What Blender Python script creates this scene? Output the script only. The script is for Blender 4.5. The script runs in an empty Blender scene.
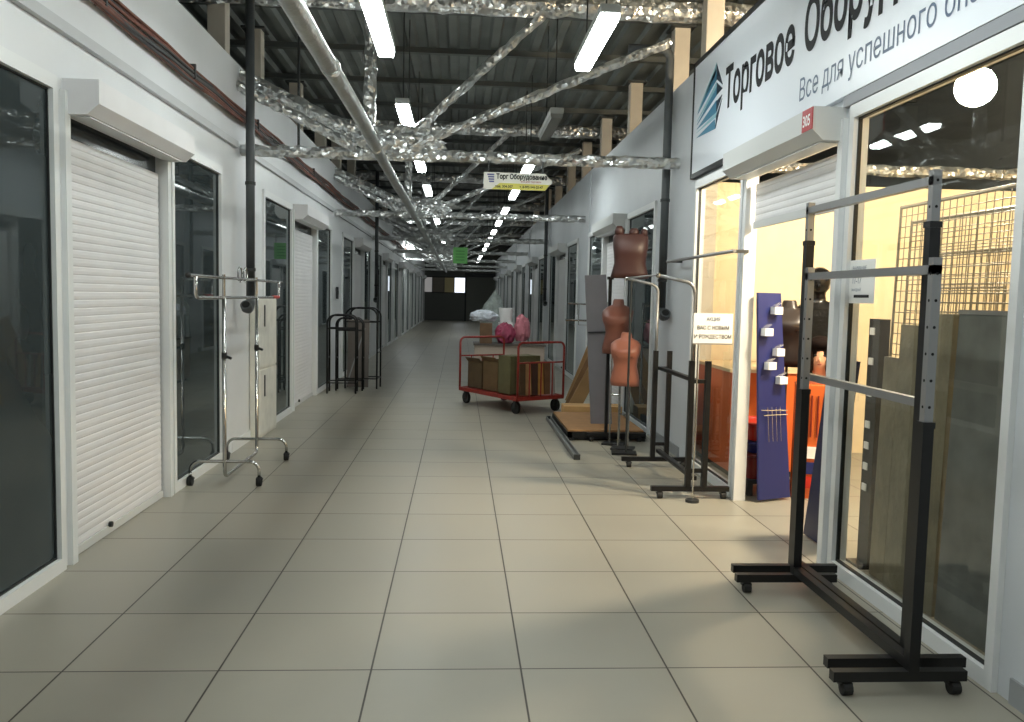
import bpy, bmesh, math, random
from mathutils import Vector, Matrix
from math import sin, cos, pi, radians
random.seed(7)
SC = bpy.context.scene
COL = SC.collection

# ------------------------------------------------------------ camera, world, exposure
F_PX, YAW, PITCH, ROLL = 837.216, 6.39963593e-02, -7.66110759e-02, 2.18881770e-02
fw = Vector((sin(YAW)*cos(PITCH), cos(YAW)*cos(PITCH), sin(PITCH)))
rt = Vector((cos(YAW), -sin(YAW), 0)); up = rt.cross(fw)
rt2 = rt*cos(ROLL)+up*sin(ROLL); up2 = -rt*sin(ROLL)+up*cos(ROLL)
cam_d = bpy.data.cameras.new('camera'); cam = bpy.data.objects.new('camera', cam_d); COL.objects.link(cam)
cam_d.sensor_width = 36; cam_d.lens = F_PX/1024*36; cam_d.clip_start = .05; cam_d.clip_end = 200
m = Matrix.Identity(4)
for i in range(3): m[i][0], m[i][1], m[i][2] = rt2[i], up2[i], -fw[i]
m[0][3], m[1][3], m[2][3] = 0, 0, 1.5
cam.matrix_world = m
SC.camera = cam
w = bpy.data.worlds.new('world'); SC.world = w; w.use_nodes = True
w.node_tree.nodes['Background'].inputs[0].default_value = (.62, .70, .72, 1)
w.node_tree.nodes['Background'].inputs[1].default_value = .03
SC.view_settings.view_transform = 'Standard'; SC.view_settings.look = 'None'
SC.view_settings.gamma = 1; SC.view_settings.use_curve_mapping = False
SC.view_settings.exposure = 0.42
TUBE_POWER = 30.0        # corridor fluorescent diffusers
SHOP_POWER = 640.0        # warm globes of the lit shop

# ------------------------------------------------------------ materials
def lin(c):
    return tuple((v/255/12.92 if v/255 <= .04045 else ((v/255+.055)/1.055)**2.4) for v in c)
MATS = {}
def mat(name, rgb, rough=.5, metal=0, noise=0, nscale=8, bump=0, bscale=40, spec=.5, emit=0, alpha=None):
    if name in MATS: return MATS[name]
    m = bpy.data.materials.new(name); m.use_nodes = True; nt = m.node_tree; b = nt.nodes['Principled BSDF']
    c = (*lin(rgb), 1)
    b.inputs['Base Color'].default_value = c; b.inputs['Roughness'].default_value = rough
    b.inputs['Metallic'].default_value = metal; b.inputs['Specular IOR Level'].default_value = spec
    tc = nt.nodes.new('ShaderNodeTexCoord')
    if noise:
        n = nt.nodes.new('ShaderNodeTexNoise'); n.inputs['Scale'].default_value = nscale; n.inputs['Detail'].default_value = 5
        nt.links.new(tc.outputs['Object'], n.inputs['Vector'])
        r = nt.nodes.new('ShaderNodeValToRGB')
        r.color_ramp.elements[0].position = .3; r.color_ramp.elements[1].position = .7
        r.color_ramp.elements[0].color = (*[v*(1-noise) for v in c[:3]], 1); r.color_ramp.elements[1].color = (*[min(1, v*(1+noise*.6)) for v in c[:3]], 1)
        nt.links.new(n.outputs['Fac'], r.inputs['Fac']); nt.links.new(r.outputs['Color'], b.inputs['Base Color'])
    if bump:
        n2 = nt.nodes.new('ShaderNodeTexNoise'); n2.inputs['Scale'].default_value = bscale; n2.inputs['Detail'].default_value = 3
        nt.links.new(tc.outputs['Object'], n2.inputs['Vector'])
        bp = nt.nodes.new('ShaderNodeBump'); bp.inputs['Strength'].default_value = bump; bp.inputs['Distance'].default_value = .02
        nt.links.new(n2.outputs['Fac'], bp.inputs['Height']); nt.links.new(bp.outputs['Normal'], b.inputs['Normal'])
    if emit:
        b.inputs['Emission Color'].default_value = c; b.inputs['Emission Strength'].default_value = emit
    MATS[name] = m; return m
def glass(name, tint, diffuse, dcol, trans_rough=.02, ior=1.45):
    """window glass: a see-through share tinted by the film, a dusty diffuse share, fresnel reflections on top"""
    m = bpy.data.materials.new(name); m.use_nodes = True; nt = m.node_tree; nt.nodes.clear()
    out = nt.nodes.new('ShaderNodeOutputMaterial')
    tr = nt.nodes.new('ShaderNodeBsdfTransparent'); tr.inputs[0].default_value = (*lin(tint), 1)
    df = nt.nodes.new('ShaderNodeBsdfDiffuse'); df.inputs[0].default_value = (*lin(dcol), 1)
    gl = nt.nodes.new('ShaderNodeBsdfGlossy'); gl.inputs['Roughness'].default_value = trans_rough; gl.inputs[0].default_value = (.9, .95, .95, 1)
    lw = nt.nodes.new('ShaderNodeLayerWeight'); lw.inputs[0].default_value = .5
    pw = nt.nodes.new('ShaderNodeMath'); pw.operation = 'POWER'; pw.inputs[1].default_value = 5; nt.links.new(lw.outputs['Facing'], pw.inputs[0])
    fr = nt.nodes.new('ShaderNodeMath'); fr.operation = 'MULTIPLY_ADD'; fr.inputs[1].default_value = .92; fr.inputs[2].default_value = .05
    nt.links.new(pw.outputs[0], fr.inputs[0])
    tc = nt.nodes.new('ShaderNodeTexCoord'); n = nt.nodes.new('ShaderNodeTexNoise'); n.inputs['Scale'].default_value = 1.3
    nt.links.new(tc.outputs['Object'], n.inputs['Vector'])
    mul = nt.nodes.new('ShaderNodeMath'); mul.operation = 'MULTIPLY_ADD'
    mul.inputs[1].default_value = diffuse*.6; mul.inputs[2].default_value = diffuse*.7
    nt.links.new(n.outputs['Fac'], mul.inputs[0])
    m1 = nt.nodes.new('ShaderNodeMixShader'); m2 = nt.nodes.new('ShaderNodeMixShader')
    nt.links.new(mul.outputs[0], m1.inputs[0]); nt.links.new(tr.outputs[0], m1.inputs[1]); nt.links.new(df.outputs[0], m1.inputs[2])
    nt.links.new(fr.outputs[0], m2.inputs[0]); nt.links.new(m1.outputs[0], m2.inputs[1]); nt.links.new(gl.outputs[0], m2.inputs[2])
    nt.links.new(m2.outputs[0], out.inputs[0]); MATS[name] = m; return m
def tile_mat():
    m = bpy.data.materials.new('floor_tiles'); m.use_nodes = True; nt = m.node_tree; b = nt.nodes['Principled BSDF']; L = nt.links.new
    tc = nt.nodes.new('ShaderNodeTexCoord')
    mp = nt.nodes.new('ShaderNodeMapping'); mp.inputs['Location'].default_value = (1.5273+6, -3.2715+6, 0)
    L(tc.outputs['Object'], mp.inputs['Vector'])
    br = nt.nodes.new('ShaderNodeTexBrick'); br.offset = 0; br.squash = 1
    br.inputs['Scale'].default_value = 1; br.inputs['Brick Width'].default_value = .6; br.inputs['Row Height'].default_value = .6
    br.inputs['Mortar Size'].default_value = .0042; br.inputs['Mortar Smooth'].default_value = .2; br.inputs['Bias'].default_value = 0
    br.inputs['Color1'].default_value = (*lin((160, 155, 141)), 1); br.inputs['Color2'].default_value = (*lin((154, 150, 137)), 1)
    br.inputs['Mortar'].default_value = (*lin((52, 45, 36)), 1)
    L(mp.outputs['Vector'], br.inputs['Vector'])
    n = nt.nodes.new('ShaderNodeTexNoise'); n.inputs['Scale'].default_value = 1.7; n.inputs['Detail'].default_value = 6
    L(tc.outputs['Object'], n.inputs['Vector'])
    mr = nt.nodes.new('ShaderNodeMapRange'); mr.inputs['To Min'].default_value = .84; mr.inputs['To Max'].default_value = 1.08
    L(n.outputs['Fac'], mr.inputs['Value'])
    mx = nt.nodes.new('ShaderNodeMix'); mx.data_type = 'RGBA'; mx.blend_type = 'MULTIPLY'; mx.inputs['Factor'].default_value = 1
    L(br.outputs['Color'], mx.inputs['A']); L(mr.outputs['Result'], mx.inputs['B']); L(mx.outputs['Result'], b.inputs['Base Color'])
    r2 = nt.nodes.new('ShaderNodeMapRange'); r2.inputs['To Min'].default_value = .28; r2.inputs['To Max'].default_value = .48
    L(n.outputs['Fac'], r2.inputs['Value']); L(r2.outputs['Result'], b.inputs['Roughness'])
    bp = nt.nodes.new('ShaderNodeBump'); bp.inputs['Strength'].default_value = .5; bp.inputs['Distance'].default_value = .002; bp.invert = True
    L(br.outputs['Fac'], bp.inputs['Height']); L(bp.outputs['Normal'], b.inputs['Normal'])
    MATS['tiles'] = m; return m
FLOOR = tile_mat()
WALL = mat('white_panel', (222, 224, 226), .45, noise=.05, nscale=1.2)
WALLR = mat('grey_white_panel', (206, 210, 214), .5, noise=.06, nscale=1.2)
PLAST = mat('white_plastic_frame', (226, 228, 228), .35)
SHUT = mat('shutter_white', (226, 225, 226), .4, noise=.04, nscale=3)
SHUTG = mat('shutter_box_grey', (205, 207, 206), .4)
TRIMG = mat('grey_trim', (192, 194, 196), .5)
KICK = mat('grey_kickboard', (150, 153, 155), .5)
DARKG = mat('dark_gasket', (28, 30, 31), .5)
ROOF = mat('roof_sheet', (112, 117, 113), .5, .2, noise=.25, nscale=1.5)
STEEL = mat('dark_steel', (64, 66, 66), .5, .5, noise=.2)
def foil_mat(name, rgb, rough, metal, strength, scale):
    m = mat(name, rgb, rough, metal); nt = m.node_tree; b = nt.nodes['Principled BSDF']; L = nt.links.new
    tc = nt.nodes.new('ShaderNodeTexCoord'); vo = nt.nodes.new('ShaderNodeTexVoronoi'); vo.inputs['Scale'].default_value = scale
    L(tc.outputs['Object'], vo.inputs['Vector'])
    geo = nt.nodes.new('ShaderNodeNewGeometry')
    sub = nt.nodes.new('ShaderNodeVectorMath'); sub.operation = 'SUBTRACT'; sub.inputs[1].default_value = (.5, .5, .5); L(vo.outputs['Color'], sub.inputs[0])
    sc = nt.nodes.new('ShaderNodeVectorMath'); sc.operation = 'SCALE'; sc.inputs['Scale'].default_value = strength; L(sub.outputs[0], sc.inputs[0])
    ad = nt.nodes.new('ShaderNodeVectorMath'); ad.operation = 'ADD'; L(geo.outputs['Normal'], ad.inputs[0]); L(sc.outputs[0], ad.inputs[1])
    no = nt.nodes.new('ShaderNodeVectorMath'); no.operation = 'NORMALIZE'; L(ad.outputs[0], no.inputs[0]); L(no.outputs[0], b.inputs['Normal'])
    return m
FOIL = foil_mat('foil_wrap', (228, 230, 230), .28, .85, 1.15, 32)
FOILP = mat('smooth_foil_wrap', (205, 207, 205), .30, .85, noise=.15, nscale=5, bump=.6, bscale=26)
POST = mat('beige_post', (196, 188, 174), .6, noise=.05)
PIPE = mat('dark_drainpipe', (78, 82, 84), .45, noise=.15)
CABLE = mat('brown_cable', (120, 74, 60), .6, noise=.3, nscale=14)
CABLE2 = mat('grey_cable', (70, 70, 70), .6)
BLACKM = mat('black_powder_coat', (24, 24, 25), .4, .2, noise=.15)
GREYM = mat('grey_tube', (150, 150, 150), .35, .6)
CHROME = mat('chrome', (190, 190, 188), .16, 1.0)
RUBBER = mat('black_rubber', (22, 22, 22), .6)
HOLE = mat('hole_black', (8, 8, 8), .8)
DIFF = mat('lit_diffuser', (245, 253, 250), .4, emit=TUBE_POWER)
DIFFDIM = mat('dim_lit_diffuser', (245, 253, 250), .4, emit=TUBE_POWER*.22)
DIFFOFF = mat('unlit_diffuser', (128, 130, 126), .4)
LAMPH = mat('lamp_housing', (175, 178, 176), .4)
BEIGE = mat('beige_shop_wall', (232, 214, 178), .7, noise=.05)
GDARK = glass('film_tinted_glass', (70, 84, 88), .72, (66, 74, 76))
GCLEAR = glass('clear_glass', (238, 240, 238), .035, (150, 145, 130))
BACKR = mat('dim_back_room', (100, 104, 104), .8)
RED = mat('red_steel', (150, 44, 34), .45, .1, noise=.25, nscale=20)
CARD = mat('cardboard', (172, 128, 84), .8, noise=.12)
CARDD = mat('dark_cardboard', (96, 78, 54), .85, noise=.2)
CARDO = mat('olive_cardboard', (100, 94, 62), .85, noise=.15)
TAN = mat('tan_board', (170, 134, 90), .7, noise=.15, nscale=5)
MAROON = mat('maroon_brown_plastic', (66, 38, 34), .45, noise=.12)
BROWN = mat('red_brown_plastic', (118, 72, 58), .4, noise=.1)
ORSKIN = mat('orange_tan_plastic', (160, 98, 76), .38, noise=.08)
GREYB = mat('grey_board', (128, 124, 128), .55, noise=.08, nscale=4)
NAVY = mat('dark_navy_panel', (24, 28, 62), .4)
BLUE = mat('royal_blue_panel', (32, 40, 98), .4)
ORANGE = mat('orange_laminate', (206, 98, 40), .45)
REDP = mat('red_plastic', (190, 40, 24), .35)
BLACKP = mat('gloss_black_mannequin', (16, 15, 15), .22, noise=.1)
SEQ = mat('black_sequins', (22, 22, 22), .2, .5, noise=.6, nscale=70, bump=1, bscale=110)
PINK = mat('pink_plastic_bag', (156, 60, 88), .35, noise=.35, nscale=14, bump=.8, bscale=24)
CLEARB = mat('grey_clear_plastic', (150, 158, 154), .25, noise=.25, nscale=14, bump=.9, bscale=24)
WHITE = mat('paper_white', (238, 238, 236), .6)
HAIR = mat('dark_brown_hair', (20, 11, 9), .8, spec=.1, noise=.3, nscale=40)
SKIN = mat('doll_skin', (222, 164, 130), .45)

# ------------------------------------------------------------ mesh helpers
class MB:
    def __init__(s): s.bm = bmesh.new(); s.done = 0; s.idx = []
    def mark(s, i):
        n = len(s.bm.faces); s.idx += [i]*(n-s.done); s.done = n; return s
    def box(s, c, d, rot=None):
        M = Matrix.Translation(c) @ (rot.to_4x4() if rot else Matrix.Identity(4)) @ Matrix.Diagonal((*d, 1))
        bmesh.ops.create_cube(s.bm, size=1, matrix=M); return s
    def b(s, x0, x1, y0, y1, z0, z1):
        return s.box(((x0+x1)/2, (y0+y1)/2, (z0+z1)/2), (abs(x1-x0), abs(y1-y0), abs(z1-z0)))
    def bar(s, p0, p1, wd, ht, upv=(0, 0, 1)):
        p0, p1 = Vector(p0), Vector(p1); d = p1-p0; L = d.length; d.normalize()
        u = Vector(upv)
        if abs(d.dot(u)) > .98: u = Vector((0, 1, 0))
        x = d.cross(u).normalized(); z = x.cross(d)
        R = Matrix((x, d, z)).transposed()
        return s.box((p0+p1)/2, (wd, L, ht), R)
    def tube(s, pts, r, seg=8, closed=False, jit=0, cap=True, flat=1):
        pts = [Vector(p) for p in pts]; n = len(pts); rings = []
        pu = None
        for i, p in enumerate(pts):
            a = pts[i-1] if (i > 0 or closed) else p; b = pts[(i+1) % n] if (i < n-1 or closed) else p
            t = (b-a).normalized()
            if pu is None:
                pu = Vector((0, 0, 1)) if abs(t.z) < .9 else Vector((0, 1, 0))
            x = t.cross(pu).normalized(); pu = x.cross(t).normalized()
            rr = r[i] if isinstance(r, (list, tuple)) else r
            rings.append([s.bm.verts.new(p + (x*cos(2*pi*k/seg)+pu*sin(2*pi*k/seg)*flat)*(rr+random.uniform(-jit, jit))
                                         + t*random.uniform(-jit, jit)) for k in range(seg)])
        for i in range(n if closed else n-1):
            A, B = rings[i], rings[(i+1) % n]
            for k in range(seg): s.bm.faces.new((A[k], A[(k+1) % seg], B[(k+1) % seg], B[k]))
        if cap and not closed:
            s.bm.faces.new(rings[0][::-1]); s.bm.faces.new(rings[-1])
        return s
    def cyl(s, p0, p1, r, seg=12): return s.tube([p0, p1], r, seg)
    def foil(s, p0, p1, r, step=.07, jit=.012, seg=9, flat=1):
        p0, p1 = Vector(p0), Vector(p1); n = max(2, int((p1-p0).length/step))
        return s.tube([p0.lerp(p1, i/n) for i in range(n+1)], r, seg, jit=jit, flat=flat)
    def loft(s, secs, seg=20, power=2.0):
        """secs: (cx, cy, z, rx, ry) stacked upward"""
        rings = []
        for cx, cy, z, rx, ry in secs:
            rg = []
            for k in range(seg):
                a = 2*pi*k/seg; c, d = cos(a), sin(a)
                rg.append(s.bm.verts.new((cx+rx*math.copysign(abs(c)**(2/power), c), cy+ry*math.copysign(abs(d)**(2/power), d), z)))
            rings.append(rg)
        for A, B in zip(rings, rings[1:]):
            for k in range(seg): s.bm.faces.new((A[k], A[(k+1) % seg], B[(k+1) % seg], B[k]))
        s.bm.faces.new(rings[0][::-1]); s.bm.faces.new(rings[-1]); return s
    def ball(s, c, r, sub=2, jit=0, sc=(1, 1, 1)):
        n0 = len(s.bm.verts)
        bmesh.ops.create_icosphere(s.bm, subdivisions=sub, radius=1, matrix=Matrix.Identity(4))
        s.bm.verts.ensure_lookup_table()
        for v in list(s.bm.verts)[n0:]:
            v.co = Vector((v.co.x*sc[0], v.co.y*sc[1], v.co.z*sc[2]))*(r*(1+random.uniform(-jit, jit)))+Vector(c)
        return s
    def poly(s, pts, ext):
        """a polygon (3-D points) extruded by the vector ext"""
        e = Vector(ext); a = [s.bm.verts.new(Vector(p)) for p in pts]; b = [s.bm.verts.new(Vector(p)+e) for p in pts]
        n = len(a); s.bm.faces.new(a[::-1]); s.bm.faces.new(b)
        for i in range(n): s.bm.faces.new((a[i], a[(i+1) % n], b[(i+1) % n], b[i]))
        return s
    def build(s, name, m, parent=None, smooth=False, bevel=0):
        if s.idx:
            s.bm.faces.ensure_lookup_table()
            for f_, i_ in zip(s.bm.faces, s.idx): f_.material_index = i_
        bmesh.ops.recalc_face_normals(s.bm, faces=s.bm.faces[:])
        if bevel: bmesh.ops.bevel(s.bm, geom=s.bm.edges[:], offset=bevel, segments=2, affect='EDGES', profile=.5)
        me = bpy.data.meshes.new(name); s.bm.to_mesh(me); s.bm.free()
        for p in me.polygons: p.use_smooth = smooth
        for q_ in (m if isinstance(m, (list, tuple)) else [m]): me.materials.append(q_)
        o = bpy.data.objects.new(name, me); COL.objects.link(o)
        if parent: o.parent = parent
        return o
def tag(o, label, cat, group=None):
    o['label'] = label; o['category'] = cat
    if group: o['group'] = group
    return o
def thing(name, label, cat, loc=(0, 0, 0), rz=0, group=None):
    o = bpy.data.objects.new(name, None); COL.objects.link(o); o.location = loc; o.rotation_euler = (0, 0, rz)
    o.empty_display_size = .1
    return tag(o, label, cat, group)
def struct(o): o['kind'] = 'structure'; return o
def copy_tree(o, parent=None):
    c = o.copy(); COL.objects.link(c)
    if parent: c.parent = parent
    for ch in o.children: copy_tree(ch, c)
    return c
def arc(c, r, a0, a1, n, ax, ay):
    c, ax, ay = Vector(c), Vector(ax), Vector(ay)
    return [c+ax*(r*cos(a0+(a1-a0)*i/n))+ay*(r*sin(a0+(a1-a0)*i/n)) for i in range(n+1)]
def fix_en(bm, size):
    """the built-in font fills the Cyrillic letter en wrongly (its contours overlap): redraw it as two stems and a bar"""
    seen, isl = set(), []
    for v in bm.verts:
        if v in seen: continue
        st, grp = [v], []
        seen.add(v)
        while st:
            q = st.pop(); grp.append(q)
            for e in q.link_edges:
                o = e.other_vert(q)
                if o not in seen: seen.add(o); st.append(o)
        isl.append(grp)
    for g in isl:
        if len(g) != 12: continue
        def uniq(vals):
            out = []
            for q in sorted(vals):
                if not out or q-out[-1] > .006*size: out.append(q)
            return out
        xs = uniq(v.co.x for v in g); ys = uniq(v.co.y for v in g)
        if len(ys) != 4 or len(xs) != 6: continue
        bmesh.ops.delete(bm, geom=g, context='VERTS')
        for x0, x1, y0, y1 in ((xs[0], xs[2], ys[0], ys[3]), (xs[3], xs[5], ys[0], ys[3]), (xs[2], xs[3], (ys[1]+ys[2])/2-(xs[2]-xs[0])*.42, (ys[1]+ys[2])/2+(xs[2]-xs[0])*.42)):
            bm.faces.new([bm.verts.new((x, y, 0)) for x, y in ((x0, y0), (x1, y0), (x1, y1), (x0, y1))])
def text(name, body, size, M, m, parent, sx=1.0, ext=.0015, bold=0, align='LEFT', width=None):
    cu = bpy.data.curves.new(name, 'FONT'); cu.body = body; cu.size = size; cu.offset = bold; cu.align_x = align
    cu.resolution_u = 3
    o = bpy.data.objects.new(name, cu); COL.objects.link(o)
    bpy.context.view_layer.update()
    me = bpy.data.meshes.new_from_object(o.evaluated_get(bpy.context.evaluated_depsgraph_get()))
    bpy.data.objects.remove(o); me.name = name
    if width: sx = width/(max(v.co.x for v in me.vertices)-min(v.co.x for v in me.vertices))
    bb_ = bmesh.new(); bb_.from_mesh(me); bmesh.ops.remove_doubles(bb_, verts=bb_.verts[:], dist=1e-5); fix_en(bb_, size)
    bmesh.ops.recalc_face_normals(bb_, faces=bb_.faces[:]); bb_.to_mesh(me); bb_.free()
    me.transform(M @ Matrix.Diagonal((sx, 1, 1, 1)))
    me.materials.clear(); me.materials.append(m)
    o = bpy.data.objects.new(name, me); COL.objects.link(o); o.parent = parent
    return o
def face_mat(origin, xdir, ydir):
    x, y = Vector(xdir).normalized(), Vector(ydir).normalized(); z = x.cross(y)
    M = Matrix.Identity(4)
    for i in range(3): M[i][0], M[i][1], M[i][2], M[i][3] = x[i], y[i], z[i], origin[i]
    return M
ORD = ['first', 'second', 'third', 'fourth', 'fifth', 'sixth', 'seventh', 'eighth', 'ninth', 'tenth', 'eleventh', 'twelfth', 'thirteenth', 'fourteenth']

XL, XR, WT = -2.09, 2.12, 3.6       # wall faces and wall top
END = 50.2
TR = [2.2+6*k for k in range(8)]    # truss / pilaster stations
# openings inside one 6 m bay, measured from its station
WA, SD, WB = (.84, 2.30), (2.42, 3.92), (4.02, 5.30)
def spans(k):
    if k == 0: return WA, SD, WB
    return (.86, 2.36), (2.46, 4.10), (4.20, 5.58)
GZ0, GZ1 = .07, 2.52

# ------------------------------------------------------------ room shell
struct(MB().b(-6.5, 7.2, -4, END+.3, -.12, 0).build('floor', FLOOR))
mb = MB()                                                     # corrugated sheet, ribs along the corridor
xs, n = [], 56
P = .25
prof = []
for i in range(n):
    x = -6.8+i*P
    prof += [(x, 4.58), (x+.10, 4.58), (x+.13, 4.53), (x+.22, 4.53)]
prof.append((-6.8+n*P, 4.58))
va = [mb.bm.verts.new((x, -4, z)) for x, z in prof]; vb = [mb.bm.verts.new((x, END+.3, z)) for x, z in prof]
vc = [mb.bm.verts.new((x, -4, z+.03)) for x, z in prof]; vd = [mb.bm.verts.new((x, END+.3, z+.03)) for x, z in prof]
for i in range(len(prof)-1):
    mb.bm.faces.new((va[i], va[i+1], vb[i+1], vb[i])); mb.bm.faces.new((vc[i], vd[i], vd[i+1], vc[i+1]))
struct(mb.build('ceiling', ROOF))
for side, X in (('left', XL), ('right', XR)):
    s = -1 if side == 'left' else 1
    mb = MB(); x0, x1 = X, X+s*.06
    cuts = []
    for k, y in enumerate(TR):
        for a, b in spans(k): cuts.append((y+a, y+b))
    yy = -4.0
    for a, b in cuts:
        mb.b(x0, x1, yy, a, 0, WT); mb.b(x0, x1, a, b, GZ1+.03, WT); yy = b
    mb.b(x0, x1, yy, END, 0, WT)
    # slight pilasters between bays
    for y in TR[1:]:
        mb.b(x0-s*.02, x0, y-.45, y+.45, 0, WT-.02) if y > 9 and s > 0 else None
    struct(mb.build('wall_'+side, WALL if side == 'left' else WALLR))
    # outer shell of the shops behind
    xo = -6.2 if side == 'left' else 6.6
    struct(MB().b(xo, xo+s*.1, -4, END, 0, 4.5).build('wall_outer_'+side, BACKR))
    # partitions between shops
    for k, y in enumerate(TR[1:4]):
        lit = side == 'right' and k == 0
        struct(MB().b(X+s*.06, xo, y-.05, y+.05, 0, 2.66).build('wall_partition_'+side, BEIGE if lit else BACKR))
    # grey cable trunking above the shop fronts
    if side == 'left':
        mb = MB()
        for k, y in enumerate(TR):
            mb.b(x0, x0+.035, y+.02, y+5.78, 2.81, 2.87)
        struct(mb.build('trim_1', TRIMG))
    mb = MB()
    for k, y in enumerate(TR):
        mb.b(x0-s*.012, x0, y-.4, y+.75, 0, .10)
    struct(mb.build('baseboard_'+side, KICK if side == 'right' else PLAST))
struct(MB().b(2.181, 2.26, 2.3, 3.0, 0, 3.5).build('wall_lining', BEIGE))
struct(MB().b(6.5, 6.58, 2.3, 8.1, 0, 3.6).build('wall_shop_back', BEIGE))
struct(MB().b(2.22, 6.5, 2.20, 2.28, 0, 3.6).build('wall_shop_side', BEIGE))
# end wall with a band of windows and a dark gate
mb = MB()
mb.b(-6.2, 6.6, END, END+.2, 0, 1.63); mb.b(-6.2, -2.25, END, END+.2, 1.63, 2.6); mb.b(.35, 6.6, END, END+.2, 1.63, 2.6); mb.b(-6.2, 6.6, END, END+.2, 2.6, 4.6)
struct(mb.build('wall_end', mat('dark_end_wall', (112, 114, 110), .7)))
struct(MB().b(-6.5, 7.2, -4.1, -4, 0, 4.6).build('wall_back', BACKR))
wn = bpy.data.objects.new('window_1', None); COL.objects.link(wn); wn.location = (0, END, 0); struct(wn)
fr = MB()
for x in (-2.25, -1.65, -.95, -.35, .31): fr.b(x, x+.05, -.03, .05, 1.63, 2.6)
fr.b(-2.25, .36, -.03, .05, 1.63, 1.68); fr.b(-2.25, .36, -.03, .05, 2.55, 2.6); fr.build('frame', STEEL, wn)
for i, (a, b, c, e) in enumerate(((-2.2, -1.65, (170, 168, 166), .35), (-1.6, -.95, (60, 56, 48), .15), (-.9, -.35, (120, 112, 78), .12), (-.3, .31, (228, 235, 245), 1.4))):
    MB().b(a, b, .06, .08, 1.68, 2.55).build('pane', mat('daylit_pane_%d' % i, c, .3, emit=e), wn)
g = thing('rolling_gate', 'dark grey rolling gate closing the far end of the corridor', 'gate', (1.3, END, 0))
mb = MB()
for i in range(26): mb.b(-.9, .9, -.06, -.02, .02+i*.1, .11+i*.1)
mb.build('curtain', mat('gate_grey', (130, 132, 124), .6), g); MB().b(-1.0, -.9, -.1, 0, 0, 2.7).b(.9, 1.0, -.1, 0, 0, 2.7).b(-1, 1, -.14, 0, 2.62, 2.85).build('gate_frame', STEEL, g)

# ------------------------------------------------------------ shop fronts
win_n = [1]
def window(X, s, y0, y1, gm, ad=0):
    win_n[0] += 1
    o = bpy.data.objects.new('window_%d' % win_n[0], None); COL.objects.link(o); o.location = (X, (y0+y1)/2, 0); struct(o)
    h = (y1-y0)/2; f = MB(); t = .045
    f.b(-s*.025, s*.06, -h-.005, -h+t, 0, GZ1+.05); f.b(-s*.025, s*.06, h-t, h+.005, 0, GZ1+.05)
    f.b(-s*.025, s*.06, -h+t, h-t, 0, GZ0); f.b(-s*.025, s*.06, -h+t, h-t, GZ1-.02, GZ1+.05)
    f.build('frame', PLAST, o)
    q = MB(); e = .009
    for a, b, c, d in ((-h+t, -h+t+e, GZ0, GZ1-.02), (h-t-e, h-t, GZ0, GZ1-.02), (-h+t, h-t, GZ0, GZ0+e), (-h+t, h-t, GZ1-.02-e, GZ1-.02)):
        q.b(s*.0, s*.02, a, b, c, d)
    q.build('gasket', DARKG, o)
    p = MB()
    v = [p.bm.verts.new((s*.01, y, z)) for y, z in ((-h+t, GZ0), (h-t, GZ0), (h-t, GZ1-.02), (-h+t, GZ1-.02))]
    p.bm.faces.new(v if s < 0 else v[::-1]); p.build('pane', gm, o)
    return o
def shutter(X, s, y0, y1, zbot, label, group, boxed=True):
    o = thing('roller_shutter', label, 'shutter', (X, (y0+y1)/2, 0), 0, group)
    h = (y1-y0)/2
    f = MB()
    for a in (-h-.05, h-.01): f.b(-s*.03, s*.06, a, a+.06, 0, 2.52)
    f.b(-s*.02, s*.06, -h, h, 2.42, 2.58); f.build('door_frame', PLAST, o)
    # slatted curtain: convex slats, one profile swept along the opening
    ztop = 2.32 if zbot < 1 else 2.40
    c = MB(); pitch = .046; nsl = int((ztop-zbot)/pitch); prev = None
    xx = s*.035
    for i in range(nsl):
        zb = zbot+i*pitch
        for dz, dx in ((0, .0), (.006, .003), (.022, .0045), (.040, .003), (.0459, 0)):
            a = c.bm.verts.new((xx-s*dx, -h+.03, zb+dz)); b_ = c.bm.verts.new((xx-s*dx, h-.03, zb+dz))
            if prev: c.bm.faces.new((prev[0], prev[1], b_, a))
            prev = (a, b_)
    c.build('slat_curtain', SHUT, o)
    MB().b(xx-s*.014, xx+s*.012, -h+.03, h-.03, max(0.004, zbot-.05), zbot+.002).build('bottom_bar', SHUTG, o)
    if zbot < 1:
        MB().b(s*.05, s*.07, -h+.03, h-.03, 2.31, 2.43).build('dark_gap', mat('dark_gap', (30, 36, 42), .15), o)
        MB().cyl((xx-s*.012, -h+.55, .06), (xx-s*.03, -h+.55, .06), .018).build('lock', DARKG, o)
    if boxed:
        d = .19; p = []
        for x, z in ((0, 2.40), (0, 2.585), (d, 2.585), (d, 2.46), (d-.06, 2.405)):
            p.append((-s*x, -h-.02, z))
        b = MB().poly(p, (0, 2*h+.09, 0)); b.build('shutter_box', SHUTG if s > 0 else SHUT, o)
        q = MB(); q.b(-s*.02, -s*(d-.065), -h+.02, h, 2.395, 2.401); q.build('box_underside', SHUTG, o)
    return o
side_word = {-1: 'left', 1: 'right'}
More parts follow.
